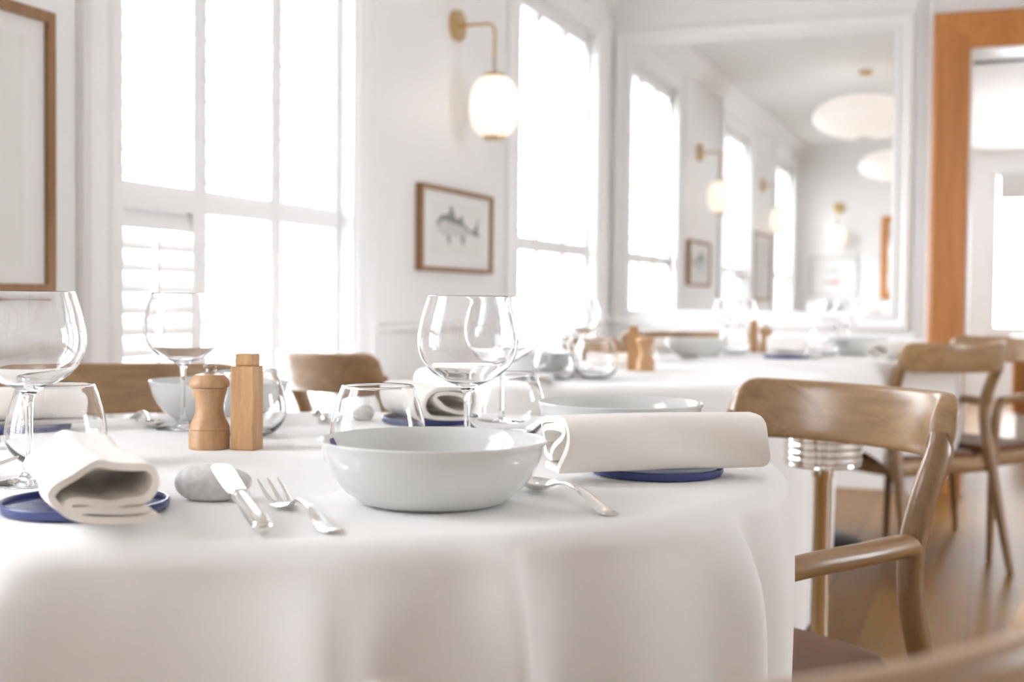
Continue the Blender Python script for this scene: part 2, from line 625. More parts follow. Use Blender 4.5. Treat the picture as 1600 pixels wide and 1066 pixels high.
# oak doorway
d = struct(bpy.data.objects.new('door_1', None))
COL.objects.link(d)
d.location = (0, 0, 0)
mb = MB()
prof = [(0, 0), (0, 0.062), (0.012, 0.07), (0.155, 0.030), (0.165, 0.026), (0.165, 0)]
rect_frame(mb, 1.59, DX1 + 0.165, 0.0, 2.285, prof, YM, -1, bottom=False)
mb.build('door_casing', CASEZ, d, smooth=False)
MB().box(DX0 - 0.0, DX0 + 0.012, YM - 0.02, YM + 0.2, 0, DZ).box(DX1 - 0.012, DX1, YM - 0.02, YM + 0.2, 0, DZ).box(
    DX0, DX1, YM - 0.02, YM + 0.2, DZ - 0.012, DZ).build('door_lining', TRIM, d, smooth=False)
MB().box(DX0 + 0.012, DX1 - 0.012, YM + 0.02, YM + 0.06, 2.052, 2.066).build('door_track', DARKMETAL, d, smooth=False)

# pilaster beads between the mirror and the doorway
mb = MB()
for x0, x1, t in [(1.515, 1.525, 0.012), (1.535, 1.548, 0.018), (1.560, 1.588, 0.026)]:
    mb.box(x0, x1, YM - t, YM, 0.13, CH - 0.11)
struct(mb.build('trim_pilaster', TRIM, smooth=False, bevel=0.003))

# ------------------------------------------------------------------ mirror on the front wall
mir = thing('wall_mirror', 'large wall mirror in a white moulded frame left of the oak doorway', 'mirror', (0.74, YM, 0.86))
inv = Matrix.Translation(-Vector(mir.location))
mb = MB()
rect_frame(mb, -0.0 + 0.005, 1.50, 0.775, 2.315, [(0, 0), (0, 0.02), (0.012, 0.03), (0.03, 0.03), (0.04, 0.018), (0.06, 0.014),
           (0.068, 0.026), (0.085, 0.026), (0.09, 0.008), (0.09, 0)], YM, -1)
mb.v = [tuple(inv @ Vector(v)) for v in mb.v]
mb.build('frame', TRIM, mir, smooth=False)
MB().box(0.08, 1.42, YM - 0.006, YM, 0.85, 2.24, inv).build('mirror_glass', MIRROR, mir, smooth=False)


# ------------------------------------------------------------------ plantation shutters
def shutter(label, y0, y1, tilt_up, tilt_low, rod_low=True):
    z0, z1 = WZ0 + 0.004, WZ1 - 0.004
    t = thing('shutter_panel', label, 'shutter', (-0.05, (y0 + y1) / 2, z0), 0, 'white window shutters')
    o = Vector(t.location)
    st, ra, rb = 0.029, 1.125, 1.186
    mb = MB()
    for p, q, lo, hi in [(y0, y0 + st, z0, z1), (y1 - st, y1, z0, z1), (y0 + st, y1 - st, z0, z0 + 0.07), (y0 + st, y1 - st, z1 - 0.06, z1), (y0 + st, y1 - st, ra, rb)]:
        mb.box(-0.014, 0.014, p - o.y, q - o.y, lo - o.z, hi - o.z)
    mb.build('frame', TRIM, t, smooth=False)
    for lo, hi, tilt in [(rb, z1 - 0.06, tilt_up), (z0 + 0.07, ra, tilt_low)]:
        n = int(round((hi - lo) / 0.0515))
        pitch = (hi - lo) / n
        sl = MB()
        for k in range(n):
            zc = lo + pitch * (k + 0.5) - o.z
            ca, sa = math.cos(tilt), math.sin(tilt)
            ring = []
            for q in range(10):
                a = 2 * PI * q / 10
                x, z = 0.030 * math.cos(a), 0.0042 * math.sin(a)
                ring.append((x * ca - z * sa, x * sa + z * ca))
            sl.rings([[Vector((x, yy, zc + z)) for x, z in ring] for yy in (y0 + st - o.y + 0.001, y1 - st - o.y - 0.001)])
        sl.build('louvre_slats', TRIM, t)
        yc = 0.3 * (y1 - y0) * 0 + 0.0
        rod = MB()
        xr = 0.030 * math.cos(tilt) + 0.004
        zo = 0.030 * math.sin(tilt)
        rod.box(xr, xr + 0.006, yc - 0.005, yc + 0.005, lo + 0.03 - o.z + zo * 0.5, hi - 0.035 - o.z + zo * 0.5)
        rod.build('tilt_rod', TRIM, t, smooth=False)
    return t


names = [('of window right of big framed print', 0), ('of window right of fish picture', 1), ('of third window, reflected furthest in the mirror', 2)]
for nm, wi in names:
    a, b = WIN[wi]
    wd = (b - a) / 3
    for k in range(3):
        pos = ['left', 'middle', 'right'][k]
        extra = ', lower slats shut' if (wi == 0 and k == 0) else ''
        low = R(-60) if (wi == 0 and k == 0) else R(-14)
        shutter('white louvred shutter, %s panel %s%s' % (pos, nm, extra), a + wd * k + 0.002, a + wd * (k + 1) - 0.002, R(-34), low)


# ------------------------------------------------------------------ wall sconces
def make_sconce(label, loc, rotz):
    """local: wall is the plane x = 0, arm points to +x; origin at the rosette"""
    t = thing('wall_sconce', label, 'wall lamp', loc, rotz, 'brass sconces with opal globes')
    RY = Matrix.Rotation(PI / 2, 4, 'Y')
    MB().lathe([(0, 0), (0.056, 0), (0.057, 0.004), (0.057, 0.020), (0.054, 0.025), (0.02, 0.027), (0, 0.027)], 40, RY).build('rosette', BRASS, t)
    arm = [(0.02, 0, 0), (0.06, 0, 0), (0.11, 0, 0)] + [(0.128 + 0.03 * math.sin(a), 0, -0.03 + 0.03 * math.cos(a)) for a in [R(x) for x in range(0, 91, 15)]] + [(0.158, 0, -0.12)]
    MB().tube(arm, 0.006, 12).build('arm', BRASS, t)
    MB().lathe([(0, -0.19), (0.008, -0.19), (0.008, -0.118), (0, -0.118)], 16, Matrix.Translation((0.158, 0, 0))).build('stem', STEELKNOB, t)
    prof = []
    for k in range(25):
        a = PI * (k / 24)
        r = 0.089 * (abs(math.sin(a)) ** 0.62)
        z = -0.302 + 0.112 * (abs(math.cos(a)) ** 0.9) * (1 if math.cos(a) > 0 else -1)
        prof.append((max(r, 0.034) if 0 < k < 24 else 0.034, z))
    MB().lathe([(0, prof[0][1])] + prof + [(0, prof[-1][1])], 40, Matrix.Translation((0.158, 0, 0))).build('globe', GLOBE, t)
    MB().lathe([(0, -0.178), (0.03, -0.18), (0.04, -0.188), (0.04, -0.196), (0, -0.196)], 32, Matrix.Translation((0.158, 0, 0))).build('cap', BRASS, t)
    MB().lathe([(0.0, -0.408), (0.041, -0.408), (0.041, -0.417), (0.036, -0.422), (0.0, -0.422)], 32, Matrix.Translation((0.158, 0, 0))).build('ring', BRASS, t)
    return t


sco = make_sconce('brass arm lamp with opal globe above the fish picture', (0.0, 4.315, 1.915), 0)
dup(sco, 'brass arm lamp with opal globe above the large framed print', (0.0, 1.72, 1.915), 0)
dup(sco, 'brass arm lamp on the rear wall, seen only in the mirror', (0.42, YB, 1.87), PI / 2)


# ------------------------------------------------------------------ pictures
def picture(name, label, loc, rotz, w, h, fw, depth, mat, art, frame_mat=FRAMEW, group=None):
    """local: hangs on plane x = 0, faces +x, y to the viewer's right... origin at centre of the back"""
    t = thing(name, label, 'picture', loc, rotz, group)
    mb = MB()
    tmp = MB()
    rect_frame(tmp, -w / 2, w / 2, -h / 2, h / 2, [(0, 0), (0, depth), (fw, depth), (fw, depth - 0.008), (fw, 0)], 0, 1)
    mb.add([(v[1], v[0], v[2]) for v in tmp.v], tmp.f)
    mb.build('frame', frame_mat, t, smooth=False)
    MB().box(0.002, depth - 0.012, -w / 2 + fw * 0.8, w / 2 - fw * 0.8, -h / 2 + fw * 0.8, h / 2 - fw * 0.8).build('mat_board', mat, t, smooth=False)
    art(t, depth - 0.012)
    return t


def flat(mb, pts, x, th=0.0006):
    """small flat printed shape, a thin prism on the sheet"""
    n = len(pts)
    mb.add([(x, p[0], p[1]) for p in pts] + [(x + th, p[0], p[1]) for p in pts],
           [tuple(range(n)), tuple(range(2 * n - 1, n - 1, -1))] + [(k, (k + 1) % n, n + (k + 1) % n, n + k) for k in range(n)])


def fish_art(t, x):
    MB().box(x, x + 0.0004, -0.235, 0.235, -0.09, 0.10).build('print_sheet', PAPER2, t, smooth=False)
    x += 0.0004
    # plain spiny fish swimming left, drawn in grey wash
    body, pale = MB(), MB()
    up = [(-0.190, 0.020), (-0.165, 0.044), (-0.12, 0.056), (-0.06, 0.055), (0.0, 0.046), (0.06, 0.030), (0.11, 0.012), (0.15, 0.006)]
    lo = [(0.15, -0.010), (0.11, -0.012), (0.05, -0.018), (0.0, -0.020), (-0.06, -0.022), (-0.12, -0.022), (-0.17, -0.010), (-0.195, 0.006)]
    mid = [(u[0], u[1] - 0.028 * max(0.25, 1 - abs(u[0] + 0.06) / 0.25)) for u in up]
    flat(body, up + mid[::-1], x)
    flat(pale, mid + lo, x)
    flat(body, [(-0.085, 0.052), (-0.07, 0.082), (-0.055, 0.095), (-0.04, 0.07), (-0.02, 0.050)], x)
    flat(body, [(0.015, 0.042), (0.03, 0.06), (0.05, 0.055), (0.06, 0.032)], x)
    flat(body, [(0.145, 0.004), (0.18, 0.03), (0.205, 0.062), (0.195, 0.015), (0.215, -0.012), (0.185, -0.012), (0.15, -0.008)], x)
    flat(body, [(-0.10, -0.020), (-0.085, -0.045), (-0.065, -0.055), (-0.07, -0.022)], x)
    flat(body, [(0.03, -0.018), (0.045, -0.045), (0.06, -0.052), (0.07, -0.016)], x)
    flat(body, [(-0.172, 0.022), (-0.165, 0.03), (-0.155, 0.026), (-0.16, 0.018)], x + 0.0003)
    pale.build('printed_belly', INKPALE, t, smooth=False)
    body.build('printed_fish', INK, t, smooth=False)


def list_art(t, x):
    tmp = MB()
    rect_frame(tmp, -0.35, 0.35, -0.235, 0.235, [(0, 0), (0, 0.002), (0.006, 0.0005), (0.006, 0)], x, 1)
    mb = MB()
    mb.add([(v[1], v[0], v[2]) for v in tmp.v], tmp.f)
    mb.build('mat_edge', PAPER2, t, smooth=False)
    MB().box(x, x + 0.0004, -0.344, 0.344, -0.229, 0.229).build('print_sheet', PAPER2, t, smooth=False)
    b = MB()
    for yy in (0.235, -0.02, -0.25):
        for k, zz in enumerate((0.165, 0.105, 0.035)):
            a = MB()
            flat(a, [(yy - 0.035, zz), (yy - 0.01, zz + 0.012), (yy + 0.02, zz + 0.010), (yy + 0.04, zz), (yy + 0.02, zz - 0.010), (yy - 0.01, zz - 0.010)], x + 0.0004)
            a.build('printed_drawing', INK, t, smooth=False)
    for k in range(3):
        y0 = 0.21 + 0.025 * k
        flat(b, [(y0, -0.115), (y0 + 0.018, -0.112), (y0 + 0.02, -0.13), (y0 + 0.003, -0.13)], x + 0.0004)
    b.build('printed_seal', REDINK, t, smooth=False)


def two_fish_art(t, x):
    a, b = MB(), MB()
    for mbx, zz, s in ((a, 0.05, 0.07), (b, -0.06, 0.09)):
        flat(mbx, [(-s, zz), (-s * 0.5, zz + 0.018), (s * 0.2, zz + 0.016), (s * 0.7, zz + 0.003), (s, zz + 0.018), (s, zz - 0.018), (s * 0.7, zz - 0.003), (s * 0.2, zz - 0.016), (-s * 0.5, zz - 0.016)], x)
    a.build('printed_upper_fish', INKPALE, t, smooth=False)
    b.build('printed_lower_fish', REDINK, t, smooth=False)


picture('framed_picture', 'small brown-framed print of a grey fish on the pier under the lamp', (0.0, 4.317, 1.162), 0, 0.67, 0.303, 0.016, 0.028, PAPER, fish_art)
picture('framed_picture', 'large brown-framed print with wide mat at the left edge, left of the shutters', (0.0, 1.72, 1.208), 0, 0.87, 0.585, 0.022, 0.024, PAPER, list_art)
picture('framed_picture', 'framed print of two small fish on the rear wall, seen in the mirror', (0.375, YB, 1.17), PI / 2, 0.48, 0.41, 0.02, 0.024, PAPER, two_fish_art, BLIND)
om = thing('wall_mirror', 'tall oak-framed mirror on the rear wall, reflected in the big mirror', 'mirror', (1.14, YB, 1.36))
mb = MB()
rect_frame(mb, -0.30, 0.30, -0.42, 0.42, [(0, 0), (0, 0.03), (0.07, 0.03), (0.07, 0)], 0, 1)
mb.build('frame', CASEZ, om, smooth=False)
MB().box(-0.24, 0.24, 0.001, 0.012, -0.36, 0.36).build('mirror_glass', MIRROR, om, smooth=False)


# ------------------------------------------------------------------ pendant lamps
def make_pendant(label, loc):
    t = thing('pendant_lamp', label, 'pendant lamp', loc, 0, 'saucer pendants')
    MB().lathe([(0, 0), (0.045, 0), (0.045, -0.022), (0.03, -0.03), (0, -0.03)], 32).build('canopy', BRASS, t)
    MB().tube([(0, 0, -0.02), (0, 0, -0.19)], 0.003, 8).build('cord', TRIM, t)
    prof = []
    for k in range(21):
        a = PI / 2 - PI * k / 20
        r = 0.35 * math.cos(a) ** 0.9 if abs(math.cos(a)) > 1e-6 else 0.0
        prof.append((max(r, 0.0), -0.315 + 0.145 * math.sin(a)))
    mb = MB().lathe(prof, 48)
    mb.build('lamp_shade', SHADE, t)
    MB().lathe([(0, -0.165), (0.05, -0.165), (0.05, -0.172), (0, -0.172)], 24).build('shade_ring', STEELKNOB, t)
    MB().lathe([(0, -0.455), (0.055, -0.457), (0.055, -0.465), (0, -0.465)], 24).build('shade_ring', STEELKNOB, t)
    return t


pen = make_pendant('white saucer pendant lamp over the middle table, seen large in the mirror', (1.04, 3.80, CH))
dup(pen, 'white saucer pendant lamp near the rear wall, second and smaller one in the mirror', (1.045, 0.48, CH), 0)


# ------------------------------------------------------------------ chairs
def make_chair(label, cat='chair', group='oak armchairs around the tables'):
    """faces +Y, origin on the floor under the seat"""
    t = thing('dining_armchair', label, cat, (0, 0, 0), 0, group)
    # back rest: a curved board whose ends round off and turn forward
    HW = 0.213
    n = 41
    rings = []
    for i in range(n):
        s = -1 + 2 * i / (n - 1)
        x = HW * math.sin(s * 1.18) / math.sin(1.18)
        y = -0.278 + 0.098 * abs(s) ** 2.0
        tx = HW * 1.18 * math.cos(s * 1.18) / math.sin(1.18)
        ty = 0.098 * 2.0 * abs(s) * (1 if s > 0 else -1)
        nrm = Vector((ty, -tx, 0)).normalized()            # to the back of the chair
        d = (1 - abs(s)) * 0.262                            # way left to the end
        rc = 0.06
        drop = rc - math.sqrt(max(0, rc * rc - max(0, rc - d) ** 2)) if d < rc else 0.0
        top = 0.785 + 0.004 * s * s - drop * 0.9
        bot = 0.687 + 0.010 * max(0, abs(s) - 0.8) / 0.2
        th = 0.0125 + 0.0085 * max(0, (abs(s) - 0.72) / 0.28)
        if abs(s) > 0.97:
            th *= 0.86
        c = (top + bot) / 2
        hh = max((top - bot) / 2, 0.012)
        ring = []
        for k in range(20):
            a = 2 * PI * k / 20
            ca, sa = math.cos(a), math.sin(a)
            px = th * math.copysign(abs(ca) ** 0.55, ca)
            pz = hh * math.copysign(abs(sa) ** 0.42, sa)
            lean = 0.16 * (c + pz - 0.74)
            ring.append(Vector((x, y, c + pz)) + nrm * (px + lean))
        rings.append(ring)
    MB().rings(rings).build('backrest', OAKX, t, angle=60)
    for sx in (-1, 1):
        post = cr([(sx * 0.207, -0.186, 0.731), (sx * 0.2085, -0.181, 0.702), (sx * 0.206, -0.161, 0.66), (sx * 0.200, -0.142, 0.60), (sx * 0.197, -0.136, 0.55),
                   (sx * 0.197, -0.142, 0.48), (sx * 0.200, -0.162, 0.40), (sx * 0.208, -0.206, 0.20), (sx * 0.219, -0.25, 0.0)], 7)
        rad = lerp_list([(0.0130, 0.018), (0.0175, 0.0235), (0.0185, 0.022), (0.019, 0.021), (0.0185, 0.020), (0.0185, 0.021), (0.0185, 0.021), (0.016, 0.017), (0.012, 0.0125)], len(post))
        MB().tube(post, rad, 16, up=(0, 1, 0.001)).build('leg', OAKZ, t, angle=60)
        fleg = cr([(sx * 0.222, 0.175, 0.568), (sx * 0.220, 0.197, 0.541), (sx * 0.217, 0.205, 0.48), (sx * 0.215, 0.208, 0.40), (sx * 0.215, 0.214, 0.2), (sx * 0.216, 0.222, 0.0)], 6)
        MB().tube(fleg, lerp_list([0.016, 0.017, 0.018, 0.018, 0.015, 0.0115], len(fleg)), 14).build('leg', OAKZ, t, angle=60)
        arm = cr([(sx * 0.196, -0.149, 0.552), (sx * 0.200, -0.130, 0.569), (sx * 0.211, -0.09, 0.576), (sx * 0.223, 0.0, 0.577), (sx * 0.226, 0.10, 0.576), (sx * 0.222, 0.18, 0.570)], 7)
        MB().tube(arm, lerp_list([(0.014, 0.013), (0.018, 0.0165), (0.0195, 0.0165), (0.020, 0.016), (0.019, 0.016), (0.016, 0.0155)], len(arm)), 16).build('arm', OAKY, t, angle=60)
    # seat frame with a gently bowed front, leather pad on top
    fr = MB()
    for sx in (-1, 1):
        fr.tube(cr([(sx * 0.198, -0.15, 0.362), (sx * 0.203, 0.0, 0.359), (sx * 0.212, 0.205, 0.362)], 6), [(0.011, 0.026)] * 13, 12)
    fr.tube([(-0.21, 0.205, 0.362), (0, 0.212, 0.357), (0.21, 0.205, 0.362)], [(0.011, 0.026)] * 3, 12)
    fr.tube([(-0.198, -0.15, 0.362), (0, -0.16, 0.362), (0.198, -0.15, 0.362)], [(0.011, 0.026)] * 3, 12)
    fr.build('seat_frame', OAKX, t, angle=60)
    pad = MB()
    N = 40
    rings = []
    for zz, sc_ in [(0.376, 0.93), (0.380, 0.985), (0.392, 1.0), (0.402, 0.97), (0.407, 0.88), (0.4055, 0.6), (0.403, 0.25)]:
        ring = []
        for k in range(N):
            a = 2 * PI * k / N
            ca, sa = math.cos(a), math.sin(a)
            px = math.copysign(abs(ca) ** 0.4, ca) * sc_
            py = math.copysign(abs(sa) ** 0.4, sa) * sc_
            yy = 0.035 + 0.185 * py
            ring.append(Vector((px * (0.205 + 0.018 * py), yy, zz)))
        rings.append(ring)
    pad.rings(rings)
    pad.build('seat', LEATHER, t, angle=70)
    return t


def at_rail(rx, ry, fx, fy):
    l = math.hypot(fx, fy)
    fx, fy = fx / l, fy / l
    return (rx + fx * 0.235, ry + fy * 0.235, 0), face(fx, fy)


CHAIRS = [
    ((1.650, 2.083), (-0.566, -0.824), 'oak armchair pushed up to the right of the nearest table, curved back facing us'),
    ((1.79, 0.526), (-0.788, 0.616), 'blurred oak chair back cutting across the bottom right corner, close to the viewer'),
    ((0.304, 2.005), (0.66, -0.75), 'oak armchair behind the left of the nearest table, long back under the shuttered window'),
    ((0.317, 2.736), (0.5, 0.866), 'oak armchair turned away below the right end of the shuttered window, at the middle table'),
    ((0.534, 4.259), (0.763, 0.647), 'oak armchair mostly hidden behind the cluster of glasses on the middle table'),
    ((0.62, 5.199), (0.45, -0.89), 'oak armchair behind the pepper mill of the middle table, under the big mirror'),
    ((1.777, 4.457), (-0.69, 0.725), 'oak armchair at the right seen from behind, pushed up to the far table'),
    ((1.93, 5.29), (-0.518, -0.856), 'oak armchair at the right edge facing us before the oak doorway, pale back'),
]
ch0 = None
for (rx, ry), (fx, fy), lab in CHAIRS:
    loc, rz = at_rail(rx, ry, fx, fy)
    if ch0 is None:
        ch0 = make_chair(lab)
        ch0.location = loc
        ch0.rotation_euler = (0, 0, rz)
    else:
        dup(ch0, lab, loc, rz)

# ------------------------------------------------------------------ tables and cloths
TZ = 0.72


def make_table(label, x, y, rad, rz=0):
    t = thing('round_table', label, 'table', (x, y, 0), rz, 'round dining tables')
    MB().lathe([(0, TZ - 0.03), (rad - 0.03, TZ - 0.03), (rad - 0.02, TZ - 0.02), (rad - 0.02, TZ - 0.012), (rad - 0.03, TZ - 0.004), (0, TZ - 0.004)], 72).build('tabletop', OAKX, t)
    MB().lathe([(0, 0.03), (0.045, 0.03), (0.038, 0.10), (0.035, 0.6), (0.06, TZ - 0.05), (0.16, TZ - 0.03), (0, TZ - 0.03)], 32).build('pedestal', BLACK, t)
    MB().lathe([(0, 0), (0.235, 0), (0.24, 0.012), (0.20, 0.035), (0.10, 0.055), (0.045, 0.065), (0, 0.065)], 48).build('foot', BLACK, t)
    return t


def cloth_mesh(cx, cy, rad, side, rot, folds, seed, zmin=0.05):
    """square cloth over a round top: flat disc, soft edge, hanging part with folds; local to (cx, cy, TZ)"""
    rnd = random.Random(seed)
    na = 432
    rcn = 0.028
    extra = [(rnd.uniform(0, 360), rnd.uniform(6, 14), rnd.uniform(-0.012, 0.02)) for _ in range(14)]

    def A(a):
        v = 0.0
        for c, w, h in folds:
            d = (math.degrees(a) - c + 180) % 360 - 180
            wl, wr = (w if isinstance(w, tuple) else (w, w))
            ww = wl if d < 0 else wr
            v += h * math.exp(-(d / ww) ** 2)
        return v

    def B(a):
        v = 0.0
        for c, w, h in extra:
            d = (math.degrees(a) - c + 180) % 360 - 180
            if not (-115 < math.degrees(a) < 15 and folds):
                v += h * math.exp(-(d / w) ** 2)
        return v

    flat_r = [0.0, 0.2, 0.35, 0.5, 0.62, 0.72, 0.8, 0.86, 0.91, 0.95, 0.98]
    arc = 8
    drop_n = 34
    mb = MB()
    rows = []
    vs = []
    for fr_ in flat_r[1:]:
        rows.append([(a, 'f', fr_) for a in range(na)])
    for k in range(arc + 1):
        rows.append([(a, 'a', k / arc) for a in range(na)])
    for k in range(1, drop_n + 1):
        rows.append([(a, 'd', k / drop_n) for a in range(na)])
    vs.append((0, 0, 0))
    for row in rows:
        for ai, kind, q in row:
            a = 2 * PI * ai / na
            la = a - rot
            e = side / 2 / max(abs(math.cos(la)), abs(math.sin(la)))
            hang = min(max(e - rad, 0.05), TZ - zmin)
            f = A(a) + B(a)
            if kind == 'f':
                r = (rad - rcn) * q
                z = 0.0
            elif kind == 'a':
                r = rad - rcn + rcn * math.sin(q * PI / 2)
                z = -rcn + rcn * math.cos(q * PI / 2)
                r += f * 0.4 * q ** 2
            else:
                dz = hang * q
                z = -rcn - dz
                g = 1 - math.exp(-dz / 0.045)
                cornery = abs(math.sin(2 * la)) ** 3
                r = rad + f * (0.4 + 0.75 * g) + 0.012 * g - 0.02 * dz
                r += 0.05 * cornery * dz * math.sin(la * 16 + seed)
            vs.append((r * math.cos(a), r * math.sin(a), z))
    fs = [(0, 1 + k, 1 + (k + 1) % na) for k in range(na)]
    for i in range(len(rows) - 1):
        o0, o1 = 1 + i * na, 1 + (i + 1) * na
        for k in range(na):
            k2 = (k + 1) % na
            fs.append((o0 + k, o1 + k, o1 + k2, o0 + k2))
    mb.add(vs, fs)
    return mb


def table(label, clabel, x, y, rad, side, rot, folds, seed):
    make_table(label, x, y, rad)
    o = cloth_mesh(x, y, rad, side, rot, folds, seed).build('tablecloth', LINEN, angle=180)
    o.location = (x, y, TZ)
    tag(o, clabel, 'tablecloth', 'white tablecloths')
    return o


MAINF = [(-104, (9, 9), 0.03), (-93, (6, 5), -0.012), (-83, (6, 3.5), 0.05), (-70, (8, 7), -0.016), (-58, (4, 2.5), 0.026), (-50, (6, 4), -0.012), (-44, (3.4, 1.2), 0.042), (-38, (4, 5), -0.024),
         (-27, (6, 5), -0.008), (-17.5, (3.6, 1.8), 0.036), (-12, (3, 3), -0.016), (-6, (3, 2), 0.008), (4, (4, 4), -0.006)]
table('round pedestal table hidden under the nearest white cloth', 'white linen cloth draped over the nearest table, soft folds in front', 1.046, 1.408, 0.60, 1.80, R(-72), MAINF, 1)
table('round pedestal table hidden under the middle white cloth', 'white cloth hanging to the floor over the middle table behind the chair', 0.909, 3.385, 0.575, 1.98, R(-72), [], 2)
table('round table under the far cloth, black dome foot showing at the floor', 'white cloth over the far table in front of the mirror, grey in shade', 1.21, 4.832, 0.56, 1.58, R(-80), [], 3)

# ------------------------------------------------------------------ tableware
def bowl_prof():
    return [(0, 0.003), (0.056, 0.003), (0.059, 0.0), (0.066, 0.0003), (0.075, 0.0045), (0.086, 0.0135), (0.097, 0.027), (0.1045, 0.042),
            (0.1075, 0.052), (0.1078, 0.056), (0.1102, 0.0585), (0.1105, 0.061), (0.1090, 0.0622), (0.1068, 0.0605), (0.1035, 0.050),
            (0.098, 0.036), (0.088, 0.022), (0.072, 0.0135), (0.05, 0.011), (0, 0.010)]


def bowl_thing(label, x, y, s=1.0):
    o = MB().lathe([(r * s, z) for r, z in bowl_prof()], 96).build('serving_bowl', CERAMIC, angle=50)
    o.location = (x, y, TZ + 0.0004)
    return tag(o, label, 'bowl', 'white porcelain bowls')


b0 = bowl_thing('large white porcelain bowl in the centre front with a blue mark inside its rim', 1.349, 1.124)
mk = MB()
ang0 = math.atan2(-0.35 * 0.97 + 0.937 * 0.24, -0.937 * 0.97 - 0.35 * 0.24)
pts = []
for i in range(7):
    row = []
    for j in range(6):
        u, v = i / 6, j / 5
        a = ang0 + (u - 0.5) * 0.15 * (0.5 + 0.5 * math.sin(PI * min(v, 0.9)))
        z = 0.0425 + 0.0155 * v
        r = 0.1035 + (z - 0.050) / 0.0105 * 0.0033 if z > 0.05 else 0.098 + (z - 0.036) / 0.014 * 0.0055
        row.append(Vector(((r - 0.0004) * math.cos(a), (r - 0.0004) * math.sin(a), z)))
    pts.append(row)
mk.rings(pts, closed=False)
mo = mk.build('painted_mark', BLUEMARK, b0)
mo['label'] = 'blue painted mark'
for lab, x, y in [('white bowl behind the right-hand napkin on the nearest table', 1.394, 1.634),
                  ('white bowl behind the pepper mill on the nearest table', 0.700, 1.737),
                  ('white bowl seen through the wine glasses at the left of the middle table', 0.762, 3.063),
                  ('white bowl beside the napkin left of the far table, before the curved chair back', 0.888, 4.445),
                  ('white bowl at the right end of the far table', 1.400, 4.871)]:
    o = b0.copy()
    COL.objects.link(o)
    o.location = (x, y, TZ + 0.0004)
    o['label'] = lab


def wine_prof():
    out = [(0, 0.0), (0.036, 0.0), (0.0375, 0.0012), (0.034, 0.0026), (0.018, 0.0055), (0.0075, 0.0105), (0.0045, 0.018), (0.0038, 0.035), (0.0038, 0.070), (0.0045, 0.086),
           (0.0075, 0.0945), (0.014, 0.0995)]
    bowl = [(0.024, 0.1035), (0.037, 0.111), (0.048, 0.1215), (0.0545, 0.133), (0.0572, 0.146), (0.0568, 0.158), (0.0540, 0.172), (0.0500, 0.187), (0.0458, 0.2)]
    th = 0.0011
    inner = [(r - th, z + (th * 0.8 if r < 0.045 else 0)) for r, z in bowl[:-1]]
    return out + bowl + [(0.0452, 0.2005), (0.0447, 0.2)] + inner[::-1] + [(0.012, 0.1018), (0, 0.1008)]


def smooth_prof(p, n=3):
    pts = cr([(r, 0, z) for r, z in p], n)
    return [(max(0.0, v.x), v.z) for v in pts]


def wine_glass(label, x, y):
    o = MB().lathe(smooth_prof(wine_prof(), 3), 72).build('wine_glass', GLASS, angle=180)
    o.location = (x, y, TZ + 0.0004)
    return tag(o, label, 'wine glass', 'balloon wine glasses')


wg = wine_glass('big balloon wine glass at the left edge, standing behind the folded napkin', 0.916, 1.06)
for lab, x, y in [('balloon wine glass in front of the shutters, left of the pepper mill', 0.740, 1.582),
                  ('balloon wine glass standing right behind the centre front bowl', 1.299, 1.331),
                  ('balloon wine glass seen through the one behind the front bowl, further back', 1.16, 1.802),
                  ('leftmost balloon wine glass on the middle table', 0.689, 3.431),
                  ('balloon wine glass left of the middle pepper mill, nearest of its cluster', 0.859, 3.153),
                  ('balloon wine glass at the back of the cluster on the middle table', 0.79, 3.287),
                  ('left wine glass of the pair left of the tiny mill on the far table', 0.928, 4.833),
                  ('right wine glass of the pair left of the tiny mill on the far table', 0.937, 5.082),
                  ('left wine glass of the pair at the right of the far table', 1.307, 4.975),
                  ('right wine glass of the pair at the right of the far table', 1.343, 5.095)]:
    o = wg.copy()
    COL.objects.link(o)
    o.location = (x, y, TZ + 0.0004)
    o['label'] = lab


def tumbler(label, x, y):
    outp = [(0, 0.0), (0.026, 0.0), (0.033, 0.002), (0.043, 0.008), (0.0515, 0.018), (0.0562, 0.030), (0.0568, 0.040), (0.0553, 0.052), (0.0515, 0.068), (0.0470, 0.082), (0.0432, 0.0925)]
    th = 0.0012
    inn = [(r - th, z) for r, z in outp[5:-1]] + []
    low = [(0.0500, 0.0195), (0.041, 0.0105), (0.030, 0.0055), (0, 0.0042)]
    prof = outp + [(0.0426, 0.093), (0.042, 0.0925)] + inn[::-1] + low
    o = MB().lathe(smooth_prof(prof, 3), 72).build('water_tumbler', GLASS, angle=180)
    o.location = (x, y, TZ + 0.0004)
    return tag(o, label, 'tumbler', 'stemless water tumblers')


tu = tumbler('stemless water tumbler behind the left folded napkin, under the big wine glass', 0.839, 1.192)
for lab, x, y in [('stemless water tumbler behind the left rim of the centre front bowl', 1.172, 1.359),
                  ('stemless water tumbler between the front bowl and the right-hand bowl, behind the wine glass', 1.216, 1.674),
                  ('stemless water tumbler half hidden behind the bamboo box', 0.872, 1.545),
                  ('right stemless tumbler of the cluster on the middle table', 0.939, 3.033),
                  ('left stemless tumbler of the cluster on the middle table', 0.871, 2.930),
                  ('stemless tumbler among glasses at the right of the far table', 1.300, 4.727),
                  ('stemless tumbler left of the small dark mill on the far table', 0.983, 4.672)]:
    o = tu.copy()
    COL.objects.link(o)
    o.location = (x, y, TZ + 0.0004)
    o['label'] = lab


